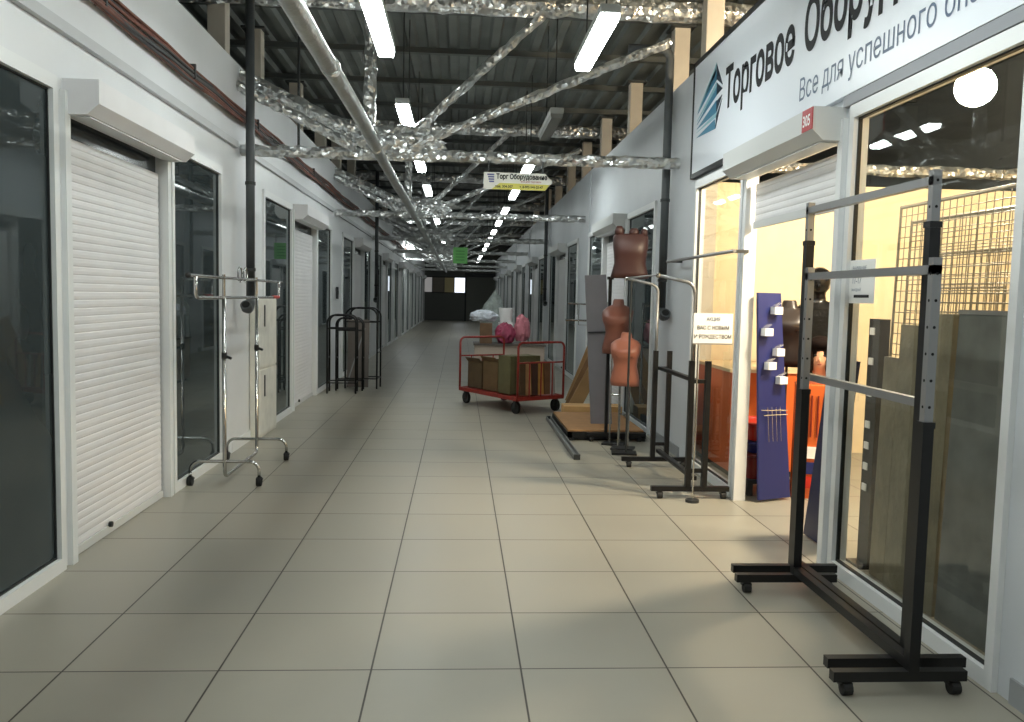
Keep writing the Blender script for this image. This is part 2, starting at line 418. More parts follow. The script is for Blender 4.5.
for k, y in enumerate(TR):
    a, b_, c = spans(k)
    for s, X in ((-1, XL), (1, XR)):
        lit = s > 0 and k == 0
        window(X, s, y+a[0], y+a[1], GCLEAR if lit else GDARK); window(X, s, y+c[0], y+c[1], GCLEAR if lit else GDARK)
        if s < 0 and k == 0: lb = 'large white roller shutter closed to the floor between two dark windows'
        elif lit: lb = 'half raised roller shutter over the lit shop doorway, red number plate on it'
        elif s < 0: lb = '%s closed shutter on the left side, counting the large white one as first' % ORD[k]
        else: lb = '%s roller shutter on the right side, counting the half raised one as first' % ORD[k]
        sh = shutter(X, s, y+b_[0], y+b_[1], 2.085 if lit else .05, lb, 'roller shutters of the shops')
        if lit:
            pl = MB().b(-.196, -.191, .0, .14, 2.462, 2.582).build('number_plate', mat('red_plate', (178, 40, 46), .4), sh)
            pl.location = (0, -.775, 0)
            text('digits', '305', .085, face_mat((-.197, .128, 2.49), (0, -1, 0), (0, 0, 1)), WHITE, pl, .8, bold=.002)

# ------------------------------------------------------------ roof: purlins, posts, trusses, pipes
mb_n = 0
for i in range(22):
    yp = 4.6+1.5*i
    mb_n += 1
    struct(MB().b(-6.4, 6.8, yp-.025, yp+.025, 4.46, 4.525).b(-6.4, 6.8, yp-.045, yp+.045, 4.455, 4.463).build('ceiling_beam', mat('purlin_grey', (86, 90, 88), .5, .3)))
for s, lst in ((-1, (8.45, 9.9, 12.3, 14.4, 16.2, 18.4, 20.6, 23, 26.4)), (1, (8.05, 9.25, 11.6, 13.9, 16.0, 18.2, 20.5, 23, 26.4))):
    for i, yp in enumerate(lst):
        t = thing('roof_post', '%s beige square roof post rising behind the %s shop wall' % (ORD[i], side_word[s]), 'post', (s*2.36, yp, 0), 0, 'roof posts above the shop walls')
        MB().b(-.085, .085, -.085, .085, 0, 4.45).build('shaft', POST, t, bevel=.008)
        MB().b(-.13, .13, -.13, .13, 4.435, 4.455).build('cap_plate', STEEL, t)
def make_truss():
    t = thing('roof_truss', 'x', 'truss', (0, 0, 0), 0, 'foil wrapped roof trusses')
    MB().foil((-6.1, 0, 2.83), (6.5, 0, 2.83), .055, jit=.011).build('bottom_chord', FOIL, t)
    MB().foil((-6.1, 0, 4.27), (6.5, 0, 4.27), .10, step=.12, jit=.016).build('top_chord', FOIL, t)
    MB().foil((-.88, 0, 2.88), (-.88, 0, 4.2), .06, jit=.012).build('upright', FOIL, t)
    MB().foil((-.62, .02, 2.90), (.78, .02, 4.22), .042, jit=.010).build('brace', FOIL, t)
    MB().foil((-.5, -.05, 2.90), (1.98, -.05, 3.97), .042, jit=.010).build('brace', FOIL, t)
    MB().foil((-2.3, .04, 3.62), (-.75, .04, 2.90), .065, jit=.012).build('brace', FOIL, t)
    MB().foil((-2.3, -.12, 3.50), (-1.0, -.12, 2.87), .045, jit=.010).build('brace', FOIL, t)
    nb = MB(); nb.ball((-.62, 0, 2.95), .19, 3, .2, (2.2, .5, .8)); nb.build('crumpled_joint', FOIL, t)
    return t
place = ['carrying the arrow sign', 'beyond the arrow sign truss', 'before the green sign', 'past the green sign', 'deep in the corridor', 'near the dark end', 'at the dark end']
truss = None
for i, y in enumerate(TR[1:]):
    t = truss = make_truss() if i == 0 else copy_tree(truss)
    t.location = (0, y, 0); t['label'] = 'foil wrapped roof truss, %s across the corridor, %s' % (ORD[i], place[i])
# long silver pipe under the trusses
p = MB(); yy = [-1+.3*i for i in range(150)]
p.tube([(-.72+.006*sin(v*1.3), v, 2.72+.006*cos(v*.9)) for v in yy], .049, 14, jit=.003)
pp = tag(p.build('insulated_pipe', FOILP, smooth=True), 'long silver foil wrapped pipe running lengthwise under the trusses', 'pipe')
for v in (4.7, 7.2, 11, 15, 19, 23): MB().tube([(-.72, v-.03, 2.72), (-.72, v+.03, 2.72)], .055, 14).build('joint_band', FOIL, pp)
# cable bundle along the left fascia
cb = thing('cable_bundle', 'brown and grey cable bundle strung along the left fascia', 'cable', (-2.042, 0, 3.14))
for i in range(14):
    ph = random.uniform(0, 6); rx, rz = random.uniform(-.014, .016), random.uniform(-.06, .055)
    pts = [(rx+.005*sin(v*2.1+ph), v, rz+.014*sin(v*1.7+ph)-.01*abs(sin(v*pi/1.2))) for v in [-1+.22*q for q in range(150)]]
    MB().tube(pts, random.uniform(.008, .013), 6).build('cable', CABLE if i % 3 else CABLE2, cb, True)
for v in (2.0, 3.4, 5.0, 6.6, 8.6, 10.2, 11.8):
    MB().b(-.040, .030, v-.01, v+.01, -.055, .055).build('clip', CABLE2, cb)
# drain pipes with a hooked outlet
def drain(x, y, s, ztop, label, elbow=False):
    t = thing('drain_pipe', label, 'pipe', (x, y, 0), 0, 'dark drain pipes against the shop walls')
    pts = [(0, 0, ztop), (0, 0, 2.6), (0, 0, 1.42)]+arc((0, -.09, 1.42), .09, 0, -pi*.75, 8, (0, 1, 0), (0, 0, 1))
    if elbow: pts = [(-.42, 0, 3.98), (-.10, 0, 3.98)]+arc((-.10, 0, 3.88), .10, pi/2, 0, 6, (1, 0, 0), (0, 0, 1))+pts[1:]
    MB().tube(pts, .042, 12).build('pipe_run', PIPE, t, True)
    e = pts[-1]; d = (Vector(pts[-1])-Vector(pts[-2])).normalized()
    MB().tube([Vector(e)-d*.03, Vector(e)+d*.03], .052, 14).build('outlet_collar', PIPE, t)
    MB().tube([Vector(e)+d*.028, Vector(e)+d*.034], .036, 14).build('outlet', HOLE, t)
    for z in (1.7, 2.5): MB().tube([(0, 0, z-.015), (0, 0, z+.015)], .049, 12).build('clamp', STEEL, t)
drain(-1.965, 8.05, -1, 4.35, 'dark drain pipe on the white pillar behind the chrome garment rack')
drain(2.05, 8.42, 1, 4.0, 'dark drain pipe on the grey wall beside the lit shop', True)
drain(-1.965, 20.0, -1, 4.35, 'thin looking drain pipe far along the left wall')
drain(2.03, 20.0, 1, 4.35, 'thin looking drain pipe far along the right wall')
for x, y, l in ((-1.72, 9.1, 'thin dark hanging rod left of the first truss, behind the pillar pipe'),):
    r_ = MB().cyl((x, y, 2.98), (x, y, 4.6), .014, 8).build('hanging_rod', STEEL); tag(r_, l, 'rod')
# fluorescent light fittings
def fitting(m_):
    t = thing('light_fitting', 'x', 'light', (0, 0, 0), 0, 'tube light fittings')
    b = MB().b(-.07, .07, -.64, .64, 3.375, 3.435); b.build('housing', LAMPH, t, bevel=.01)
    d = MB(); d.poly([(-.066, -.625, 3.376), (-.055, -.625, 3.33), (.055, -.625, 3.33), (.066, -.625, 3.376)], (0, 1.25, 0)); d.build('diffuser', m_, t)
    for yy_ in (-.45, .45): MB().cyl((0, yy_, 3.43), (0, yy_, 4.60), .006, 6).build('hanger', STEEL, t)
    return t
kinds = [fitting(DIFF), fitting(DIFFOFF), fitting(DIFFDIM)]
used = [False]*3
for row, x, y0 in (('left', -.60, 6.08), ('right', .96, 6.25)):
    for i in range(-2, 14):
        y = y0+3.05*i
        if y > 47: break
        off = (row == 'right' and i == 1) 
        kd = 1 if off else (2 if i >= 3 else 0); src = kinds[kd]
        t = src if not used[kd] else copy_tree(src); used[kd] = True
        t.location = (x, y, 0)
        if off and i == 1: t['label'] = 'unlit grey light fitting in the row above the arrow sign'
        elif i >= 0: t['label'] = '%s tube light of the %s row, counted from the big bright one' % (ORD[i], 'silver pipe' if row == 'left' else 'arrow sign')
        else: t['label'] = '%s tube light of the %s row, above the frame' % ('overhead' if i == -1 else 'rearmost', 'silver pipe' if row == 'left' else 'arrow sign')
t = thing('wall_lamp', 'small lit lamp above a distant shop front on the left wall', 'lamp', (-1.86, 31.5, 3.3))
MB().b(-.22, .0, -.04, .04, -.02, .02).build('arm', STEEL, t); MB().b(-.1, .1, -.35, .35, -.09, -.02).build('lamp_head', DIFF, t)

# ------------------------------------------------------------ signs
sg = thing('shop_sign', 'long white shop sign with black lettering and blue shard emblem', 'sign', (XR, 5.3, 0))
MB().b(-.035, 0, -4.0, 2.30, 2.635, WT-.01).build('panel', mat('sign_white', (224, 229, 236), .35), sg)
MB().b(-.042, -.002, 2.30, 2.33, 2.60, WT+.03).b(-.042, -.002, -4.0, 2.33, WT-.01, WT+.03).b(-.042, -.002, 1.12, 2.33, 2.60, 2.64).build('sign_frame', DARKG, sg)
MB().b(-.03, 0, -4.0, -.72, 2.575, 2.635).build('lower_strip', mat('strip_grey', (140, 143, 148), .5), sg)
INK = mat('sign_ink', (14, 15, 20), .75); INK2 = mat('sign_ink_blue_grey', (88, 104, 128), .5)
text('title', 'Торговое', .42, face_mat((-.037, 1.40, 3.03), (0, -1, 0), (0, 0, 1)), INK, sg, bold=.012, width=1.40)
text('title', 'Оборудование', .42, face_mat((-.037, -.14, 3.03), (0, -1, 0), (0, 0, 1)), INK, sg, bold=.012, width=2.16)
text('subtitle', 'Все для успешного', .19, face_mat((-.037, -.10, 2.745), (0, -1, 0), (0, 0, 1)), INK2, sg, width=1.50)
text('subtitle', 'бизнеса', .19, face_mat((-.037, -1.67, 2.745), (0, -1, 0), (0, 0, 1)), INK2, sg, width=.60)
E1 = mat('emblem_light', (150, 196, 206), .4); E2 = mat('emblem_blue', (70, 134, 166), .4); E3 = mat('emblem_dark', (22, 42, 60), .4)
# emblem: blades fanning from the left point to a faceted right edge (coordinates: along the wall, height)
def shard(m_, *pts): MB().poly([(-.036, y, z) for y, z in pts], (-.003, 0, 0)).build('emblem_blade', m_, sg)
B = 5.3
shard(E1, (7.47-B, 3.17), (6.95-B, 3.46), (6.98-B, 3.36)); shard(E2, (7.47-B, 3.15), (6.97-B, 3.42), (6.93-B, 3.32), (7.0-B, 3.30))
shard(E1, (7.48-B, 3.09), (6.93-B, 3.30), (6.93-B, 3.24)); shard(E2, (7.48-B, 3.06), (6.92-B, 3.26), (6.92-B, 3.19))
shard(E2, (7.48-B, 3.02), (6.92-B, 3.15), (6.90-B, 3.05)); shard(E1, (7.48-B, 2.99), (6.90-B, 3.05), (6.93-B, 3.01)); shard(E2, (7.48-B, 2.945), (6.95-B, 3.0), (6.92-B, 2.92))
shard(E3, (6.95-B, 3.45), (6.93-B, 3.32), (6.77-B, 3.24)); shard(E3, (6.92-B, 3.29), (6.92-B, 3.19), (6.77-B, 3.21))
shard(E3, (6.92-B, 3.14), (6.91-B, 3.05), (6.77-B, 3.16)); shard(E3, (6.91-B, 3.02), (6.92-B, 2.92), (6.77-B, 3.13))
# arrow sign under the first truss
ar = thing('arrow_sign', 'white and yellow arrow shaped sign pointing right under the truss', 'sign', (.535, 8.10, 2.60))
def ap(y, z0, z1, x0, x1, tip): return [(x0, y, z0), (x1, y, z0), (tip, y, (z0+z1)/2), (x1, y, z1), (x0, y, z1)]
MB().poly(ap(0, -.08, .08, -.325, .265, .335), (0, .012, 0)).build('board', mat('sign_board_white', (232, 232, 224), .45), ar)
MB().poly([(-.25, -.001, -.08), (.265, -.001, -.08), (.31, -.001, -.025), (-.17, -.001, -.018)], (0, -.002, 0)).build('yellow_band', mat('sign_yellow', (214, 208, 96), .45), ar)
fm = lambda x, z: face_mat((x, -.004, z), (1, 0, 0), (0, 0, 1))
text('lettering', 'Торг Оборудование', .064, fm(-.205, .022), INK, ar, .80, .0008, .0022, width=.49)
text('small_lettering', 'все для торговли', .026, fm(.03, -.010), mat('sign_red', (170, 50, 40), .5), ar, .9, .0008)
text('number_lettering', 'пав. 304-307', .034, fm(-.215, -.062), mat('sign_olive', (40, 42, 14), .5), ar, .9, .0008, .001)
text('number_lettering', 'т. 8-902-546-25-47', .032, fm(.02, -.062), MATS['sign_olive'], ar, .9, .0008, .001)
q = MB()
for i in range(4): q.b(-.29+.006*i, -.225, -.004, -.001, .052-.022*i, .066-.022*i)
q.build('globe_emblem', mat('globe_violet', (96, 98, 150), .4), ar)
for x in (-.28, .24): MB().b(x-.006, x+.006, .0, .006, .08, .19).build('hanger', STEEL, ar)
gs = thing('hanging_sign', 'green square sign hanging low from a truss far down the corridor', 'sign', (.0, 20.13, 2.455))
GRN = mat('sign_green', (136, 222, 126), .5)
MB().b(-.17, .17, 0, .03, -.19, .19).build('panel', GRN, gs)
q = MB()
for z in (.10, .03, -.04, -.11): q.b(-.11, .10, -.006, -.001, z-.012, z+.012)
q.build('faint_rows', mat('sign_green_dark', (110, 190, 104), .5), gs)
for x in (-.13, .13): MB().cyl((x, .015, .19), (x, .015, .37), .006, 6).build('hanger', STEEL, gs)

# ------------------------------------------------------------ garment racks on the right
def caster(x, y, parent, r=.027):
    c = MB().cyl((x-.018, y, r), (x+.018, y, r), r, 14).build('caster', RUBBER, parent)
    MB().cyl((x, y, r), (x, y, r*2+.012), .009, 8).box((x, y+.01, r*1.5), (.05, .03, .012)).build('caster_fork', STEEL, c)
    return c
def sq(p0, p1, wd): return MB().bar(p0, p1, wd, wd)
def near_rack(yA, yB, xf0, xf1, xp, zb, zg, rails, label):
    t = thing('garment_rack', label, 'rack', (0, 0, 0), 0, 'black garment racks')
    for y in (yA, yB):
        f = MB().b(xf0, xf1, y-.02, y+.02, .058, .098).build('foot', BLACKM, t)
        for x in (xf0+.06, xf1-.04): caster(x, y-.0, t)
        MB().b(xp-.021, xp+.021, y-.021, y+.021, .09, zb).build('post', BLACKM, t)
        q = MB().b(xp-.017, xp+.017, y-.017, y+.017, zb-.1, zg).mark(0); z = zb+.06
        while z < zg-.03: q.cyl((xp-.0175, y, z), (xp-.0165, y, z), .006, 8); q.cyl((xp, y-.0175, z), (xp, y-.0165, z), .006, 8); z += .1
        q.mark(1).build('extension_tube', [GREYM, HOLE], t)
        MB().b(xp-.024, xp+.024, y-.024, y+.024, zb-.02, zb+.004).build('collar', BLACKM, t)
    MB().b(xp-.02, xp+.02, yA, yB, .10, .14).build('base_bar', BLACKM, t)
    for z, m_ in rails: MB().b(xp-.017, xp+.017, yA-.017, yB+.017, z-.017, z+.017).build('hanging_rail', m_, t)
    return t
near_rack(3.03, 4.15, 1.45, 1.98, 1.765, 1.06, 1.68, [(1.635, GREYM)], 'lower of two nested black and grey garment racks before the large lit window')
near_rack(3.15, 4.30, 1.48, 2.05, 1.815, 1.82, 2.02, [(1.98, GREYM), (1.12, GREYM)], 'taller of two nested black and grey garment racks before the large lit window')
# double post rack with curved arms
dr = thing('garment_rack', 'double posted black garment rack beside the lit shop side window', 'rack', (1.80, 6.75, 0), 0, 'black garment racks')
for y, xo in ((-.58, 0), (.58, 0)):
    MB().b(-.33, .27, y-.02, y+.02, .058, .095).build('foot', BLACKM, dr)
    for x in (-.26, .23): caster(x, y, dr)
    for x in (-.05, .075):
        MB().b(x-.02, x+.02, y-.02, y+.02, .09, 1.05).build('post', BLACKM, dr)
    for z in (.88, .20): MB().b(-.03, .055, y-.012, y+.012, z, z+.03).build('post_link', BLACKM, dr)
    pts = [(-.05, y, .95), (-.05, y, 1.56)]+arc((-.13, y, 1.56), .08, 0, pi*.42, 7, (1, 0, 0), (0, 0, 1))
    e = pts[-1]; pts.append((e[0]-.22, y, e[2]+.045))
    MB().tube(pts, .013, 10).build('curved_arm', GREYM, dr, True)
    MB().ball((pts[-1][0], y, pts[-1][2]), .02, 2).build('arm_tip', CHROME, dr)
MB().b(-.02, .02, -.58, .58, .88, .91).build('upper_rail', BLACKM, dr); MB().b(-.02, .02, -.58, .58, .14, .17).build('base_bar', BLACKM, dr)
MB().tube([(-.33, -.58, 1.685), (-.33, .58, 1.685)], .008, 8).build('tip_rod', GREYM, dr)
# single post stand behind the torso forms
br_ = thing('post_stand', 'tall single black post on a cross foot by the grey upright board', 'stand', (1.56, 8.655, 0))
br_.location = (1.56, 8.655, 0)
MB().b(-.20, .42, -.018, .018, .058, .092).build('foot', BLACKM, br_)
for x in (-.15, .36): caster(x, 0, br_, .024)
MB().b(-.016, .016, -.016, .016, .09, 1.72).build('post', BLACKM, br_)
MB().b(-.03, .03, -.03, .03, 1.70, 1.73).build('post_cap', BLACKM, br_)
# wall mounted tube
wt = thing('wall_tube', 'dark tube fixed along the wall across the drain pipe and side window', 'tube', (2.0, 7.0, 1.87))
MB().cyl((0, -.95, 0), (0, 1.05, 0), .014, 10).build('tube_run', GREYM, wt)
for y in (-.9, .95): MB().b(-.01, .12, y-.012, y+.012, -.012, .012).build('bracket', STEEL, wt)
# placard on a thin stand
ps = thing('placard', 'white printed placard on a thin stand before the side window', 'sign', (1.76, 6.06, 0), radians(4))
MB().b(-.045, .255, -.012, -.006, 1.19, 1.41).build('card', WHITE, ps)
for z, tx, sz, m_, xo in ((1.355, 'АКЦИЯ', .036, INK2, .105), (1.29, 'ВАС С НОВЫМ', .04, INK, .105), (1.225, 'И РОЖДЕСТВОМ', .04, INK, .105)):
    text('lettering', tx, sz, face_mat((xo, -.0135, z), (1, 0, 0), (0, 0, 1)), m_, ps, .85, .0005, .0006, 'CENTER')
MB().b(-.05, .26, -.010, -.002, 1.18, 1.192).build('card_holder', GREYM, ps)
MB().cyl((0, 0, .02), (0, 0, 1.40), .006, 8).build('stand_rod', CHROME, ps); MB().cyl((0, 0, 0), (0, 0, .02), .05, 18).build('base', STEEL, ps)

# ------------------------------------------------------------ mannequin forms
def torso_secs(sc=1.0, bust=1.0):
    return [(0, 0, 0, .145, .10), (0, 0, .06, .150, .105), (0, 0, .14, .135, .095), (0, -.005, .22, .118, .085), (0, -.01, .29, .128, .10),
            (0, -.02, .35, .146, .118*bust), (0, -.015, .40, .155, .105), (0, .0, .45, .155, .08), (0, .01, .49, .115, .06), (0, .01, .515, .06, .05), (0, .01, .56, .052, .05), (0, .01, .575, .045, .042)]
def half_form(loc, rz, m_, label, zb, h, stand=True, wd=1.0, name='mannequin_torso', arms=True, neck=True):
    t = thing(name, label, 'mannequin', (loc[0], loc[1], 0), rz, 'mannequin torsos')
    b = MB(); k = h/.575
    secs = torso_secs(bust=1.12)
    if not neck: secs = secs[:-3]
    b.loft([(x*k, y*k, zb+z*k, rx*k*wd, ry*k) for x, y, z, rx, ry in secs], 24, 2.2)
    for sx in (-1, 1):
        if arms:
            b.tube([(sx*.13*k*wd, 0, zb+.455*k), (sx*.165*k*wd, -.005, zb+.43*k), (sx*.185*k*wd, -.01, zb+.37*k), (sx*.19*k*wd, -.012, zb+.34*k)], [.035*k, .048*k, .042*k, .03*k], 12)
        b.ball((sx*.062*k*wd, -.088*k, zb+.345*k), .05*k, 2, 0, (1, .8, 1))
    b.build('body', m_, t, True)
    if stand:
        q = MB(); 
        for sx in (-.05, .05): q.cyl((sx, 0, .02), (sx, 0, zb+.03), .009, 8)
        q.cyl((-.05, 0, zb*.55), (.05, 0, zb*.55), .007, 8); q.build('stand_legs', CHROME, t)
        MB().b(-.11, .11, -.10, .10, 0, .018).build('base', BLACKM, t)
    else:
        MB().cyl((0, .0, .02), (0, 0, zb+.02), .011, 8).build('pole', STEEL, t); MB().b(-.12, .12, -.12, .12, 0, .02).build('base', BLACKM, t)
    return t
half_form((1.66, 8.23), radians(-20), ORSKIN, 'orange tan female torso form on a two legged chrome stand', .64, .53, arms=False, wd=1.06)
half_form((1.62, 8.49), radians(-25), BROWN, 'darker brown torso form standing behind the orange tan one', .94, .56, arms=False, wd=1.06)
# dark brown form up high: shoulders end in three strap stubs
hf = thing('mannequin_torso', 'dark maroon flat torso form raised highest, above the other torsos', 'mannequin', (1.62, 7.97, 0), radians(-8), 'mannequin torsos')
b = MB(); zb = 1.70
b.loft([(0, 0, zb, .185, .07), (0, 0, zb+.05, .172, .075), (0, 0, zb+.14, .150, .07), (0, -.01, zb+.22, .155, .085), (0, -.015, zb+.29, .165, .09), (0, 0, zb+.36, .168, .07), (0, 0, zb+.40, .165, .05), (0, 0, zb+.42, .15, .04)], 24, 2.4)
for x, wd, hh in ((-.11, .045, .075), (.03, .05, .055), (.125, .036, .05)):
    b.loft([(x, 0, zb+.40, wd, .035), (x, 0, zb+.42+hh*.6, wd*.9, .03), (x, 0, zb+.42+hh, wd*.6, .02)], 12)
b.build('body', MAROON, hf, True)
MB().cyl((.02, .0, .02), (.02, 0, zb+.02), .011, 8).build('pole', STEEL, hf); MB().b(-.12, .12, -.09, .09, 0, .02).build('base', BLACKM, hf)

# ------------------------------------------------------------ boards, pallet, rails
bd = thing('standing_board', 'tall grey board standing upright behind the torso forms', 'board', (1.56, 9.16, 0))
MB().bar((.05, .03, .012), (-.06, .10, 1.76), .235, .035, (0, 1, 0)).build('sheet', GREYB, bd)
MB().bar((-.0165, .054, 1.12), (-.0172, .0545, 1.135), .237, .039, (0, 1, 0)).build('seam', STEEL, bd)
ca = thing('chrome_arm_rack', 'chrome rack with two level arms sticking out behind the grey board', 'rack', (1.90, 10.66, 0))
MB().cyl((0, 0, .02), (0, 0, 1.46), .016, 10).build('post', CHROME, ca); MB().b(-.15, .15, -.03, .03, 0, .03).b(-.03, .03, -.12, .12, 0, .03).build('base', CHROME, ca)
for z, x0 in ((1.42, -.52), (1.21, -.55)):
    MB().tube([(0, 0, z), (x0, -.05, z+.012)], .012, 8).build('arm', CHROME, ca)
    MB().tube([(x0+.12, -.04, z+.01), (x0+.12, -.04, z-.13)], .006, 8).build('hook', CHROME, ca)
MB().tube([(-.25, -.03, 1.42), (-.25, -.03, 1.16), (-.38, -.04, 1.16), (-.38, -.04, 1.42)], .007, 8).build('loop', CHROME, ca)
pa = thing('pallet', 'low black metal pallet with a cardboard sheet lying on it', 'pallet', (1.50, 9.32, 0))
mb = MB().b(-.34, .50, -.62, -.57, .02, .09).b(-.34, .50, .80, .85, .02, .09).b(-.34, -.29, -.62, .85, .02, .09).b(.45, .50, -.62, .85, .02, .09)
for y in (-.2, .2): mb.b(-.34, .50, y-.03, y+.03, .05, .09)
mb.build('deck_frame', BLACKM, pa)
mb = MB()
for x in (-.31, .46):
    for y in (-.6, .82): mb.b(x-.03, x+.03, y-.03, y+.03, 0, .03)
mb.build('runner', RUBBER, pa)
tag(MB().b(1.17, 1.98, 8.73, 10.13, .092, .108).build('cardboard_sheet', CARD), 'flat brown cardboard sheet lying on the black pallet', 'cardboard')
cx = thing('cardboard_box', 'low pale cardboard box behind the grey upright board', 'box', (1.67, 10.32, 0))
MB().b(-.36, .36, -.15, .15, 0, .17).build('carton', mat('pale_cardboard', (214, 170, 112), .8, noise=.06), cx, bevel=.004)
MB().b(-.36, .36, -.012, .012, .168, .172).build('tape', TAN, cx)
bars = thing('steel_channel', 'narrow grey steel channel lying on the floor beside the pallet', 'channel', (1.115, 8.9, 0))
MB().b(-.03, .03, -1.25, 1.25, 0, .012).b(-.03, -.022, -1.25, 1.25, 0, .05).b(.022, .03, -1.25, 1.25, 0, .05).build('profile', mat('grey_channel', (128, 130, 128), .45, .3), bars)
MB().b(-.03, .03, -1.262, -1.25, 0, .05).b(-.03, .03, 1.25, 1.262, 0, .05).build('end_cap', STEEL, bars)
for i, (xb, y, wd, xt, zt) in enumerate(((1.52, 10.98, .17, 1.98, .92), (1.56, 11.35, .20, 2.0, 1.0), (1.62, 11.8, .20, 2.02, 1.06))):
    tag(MB().bar((xb, y, .012), (xt, y, zt), wd, .022, (0, 1, 0)).build('leaning_plank', [TAN, mat('dark_tan_board', (142, 108, 74), .7, noise=.15), TAN][i]),
        ['nearest tan plank leaning on the wall past the cart', 'darker middle plank leaning on the wall past the cart', 'rearmost tan plank leaning on the wall past the cart'][i], 'plank', 'planks leaning by the cart')

# ------------------------------------------------------------ red platform cart
ax_ = Vector((.54, .33, 0)).normalized(); ang = math.atan2(ax_.y, ax_.x)
ctr = Vector((.705, 11.34, 0))                        # local x: across (near end), local y: along, towards the far end
ct = thing('platform_cart', 'red steel platform cart with hoop ends loaded with cardboard', 'cart', ctr, ang)
HL, HW = .70, .37
MB().b(-HW, HW, -HL, HL, .19, .215).b(-HW-.015, -HW+.02, -HL, HL, .175, .225).b(HW-.02, HW+.015, -HL, HL, .175, .225).b(-HW, HW, -HL-.015, -HL+.02, .175, .225).b(-HW, HW, HL-.02, HL+.015, .175, .225).build('platform', RED, ct)
for y in (-HL, HL):
    r_ = .07; T = .92
    pts = [(-HW, y, .20), (-HW, y, T-r_)]+arc((-HW+r_, y, T-r_), r_, pi, pi/2, 6, (1, 0, 0), (0, 0, 1))+arc((HW-r_, y, T-r_), r_, pi/2, 0, 6, (1, 0, 0), (0, 0, 1))+[(HW, y, .20)]
    MB().tube(pts, .015, 10).build('hoop', RED, ct, True)
    MB().cyl((-HW, y, .66), (HW, y, .66), .011, 8).build('cross_rail', RED, ct)
    for x in (-.185, 0, .185): MB().cyl((x, y, .21), (x, y, .66), .009, 8).build('bar', RED, ct)
for x in (-HW+.05, HW-.05):
    for y in (-HL+.10, HL-.10):
        c = MB().tube([(x-.02, y, .08), (x+.02, y, .08)], .08, 18).build('wheel', RUBBER, ct)
        MB().b(x-.03, x-.024, y-.02, y+.02, .07, .18).b(x+.024, x+.03, y-.02, y+.02, .07, .18).b(x-.03, x+.03, y-.03, y+.03, .165, .18).build('wheel_fork', STEEL, c)
def on_cart(x, y): return ct.location+Vector((x*cos(ang)-y*sin(ang), x*sin(ang)+y*cos(ang), .226))
def carton(x, y, dx, dy, h, m_, label, open_=True):
    t = thing('cardboard_box', label, 'box', on_cart(x, y), ang, 'cartons on the red cart')
    w_ = .006
    mb = MB().b(-dx, dx, -dy, dy, 0, .006)
    for a in ((-dx, -dx+w_, -dy, dy), (dx-w_, dx, -dy, dy), (-dx, dx, -dy, -dy+w_), (-dx, dx, dy-w_, dy)): mb.b(*a, 0, h)
    mb.build('carton', m_, t)
    if open_:
        MB().bar((-dx, 0, h), (-dx-.05, 0, h+.06), 2*dy, .006, (0, 0, 1)).bar((0, -dy, h), (0, -dy-.02, h+.05), 2*dx, .006, (0, 0, 1)).build('flap', m_, t)
    else: MB().b(-dx, dx, -dy, dy, h-.006, h).build('lid', m_, t)
carton(-.06, .47, .21, .18, .36, CARDD, 'dark brown open carton at the far end of the red cart')
carton(-.06, .08, .21, .18, .40, mat('mid_cardboard', (112, 88, 58), .85, noise=.15), 'brown open carton in the middle of the red cart')
carton(-.05, -.28, .24, .14, .50, CARDO, 'tall olive carton towards the near end of the red cart', False)
for i, (x, c, l) in enumerate(((-.23, (92, 70, 46), 'dark brown flattened sheet'), (-.13, (176, 136, 92), 'pale tan flattened sheet'), (-.03, (78, 52, 40), 'dark maroon flattened sheet'), (.07, (190, 140, 70), 'golden brown flattened sheet'), (.17, (120, 84, 56), 'mid brown flattened sheet'), (.26, (176, 172, 164), 'whitish flattened sheet'))):
    t = MB(); t.bar((0, 0, 0), (.01, .05*(1 if i % 2 else .5), .43), .088, .04, (0, 1, 0))
    o = tag(t.build('cardboard_sheet', mat('sheet_%d' % i, c, .8, noise=.2)), l+' upright behind the cart near hoop', 'cardboard', 'sheets standing in the red cart')
    o.location = on_cart(x, -.60)+Vector((0, 0, .004)); o.rotation_euler = (0, 0, ang)

# ------------------------------------------------------------ low counter with bags behind the cart
lc = thing('low_counter', 'low pale counter standing behind the red cart', 'counter', (.78, 13.9, 0))
MB().b(-.52, .62, -.3, .3, .05, .70).build('body', mat('pale_pink_panel', (176, 160, 146), .6, noise=.05), lc); MB().b(-.54, .64, -.32, .32, .70, .73).build('top', mat('counter_top', (90, 82, 76), .5), lc); MB().b(-.48, .58, -.26, .26, 0, .05).build('plinth', DARKG, lc)
def crumple(name, c, r, sc, m_, label, cat='bag', grp='bags on the low counter', sub=3, jit=.12):
    b = MB().ball((0, 0, 0), r, sub, jit, sc); 
    for v in b.bm.verts: v.co.z = max(v.co.z, -r*sc[2]*.8)
    o = tag(b.build(name, m_), label, cat, grp); o.location = c; return o
crumple('plastic_bag', (.76, 13.72, .885), .17, (.95, .8, 1.1), PINK, 'crumpled pink plastic bag on the low counter')
crumple('plastic_bag', (1.04, 13.82, .96), .15, (.9, .8, 1.6), mat('dusty_pink_bag', (196, 120, 132), .4, bump=.8, bscale=24), 'dusty rose bag standing right of the pink one')
crumple('plastic_bag', (.40, 13.75, 1.17), .14, (1.7, .8, .75), mat('white_blue_plastic', (206, 212, 222), .3, noise=.25, nscale=16, bump=.8), 'white crumpled plastic left of the pink bag, on the brown box')
bb = thing('cardboard_box', 'small brown box under the white crumpled plastic', 'box', (.44, 13.75, .73)); MB().b(-.10, .10, -.12, .12, 0, .33).build('carton', mat('worn_box', (110, 84, 60), .8, noise=.25), bb, bevel=.004); MB().b(-.10, .10, -.015, .015, .329, .333).build('tape', TAN, bb)
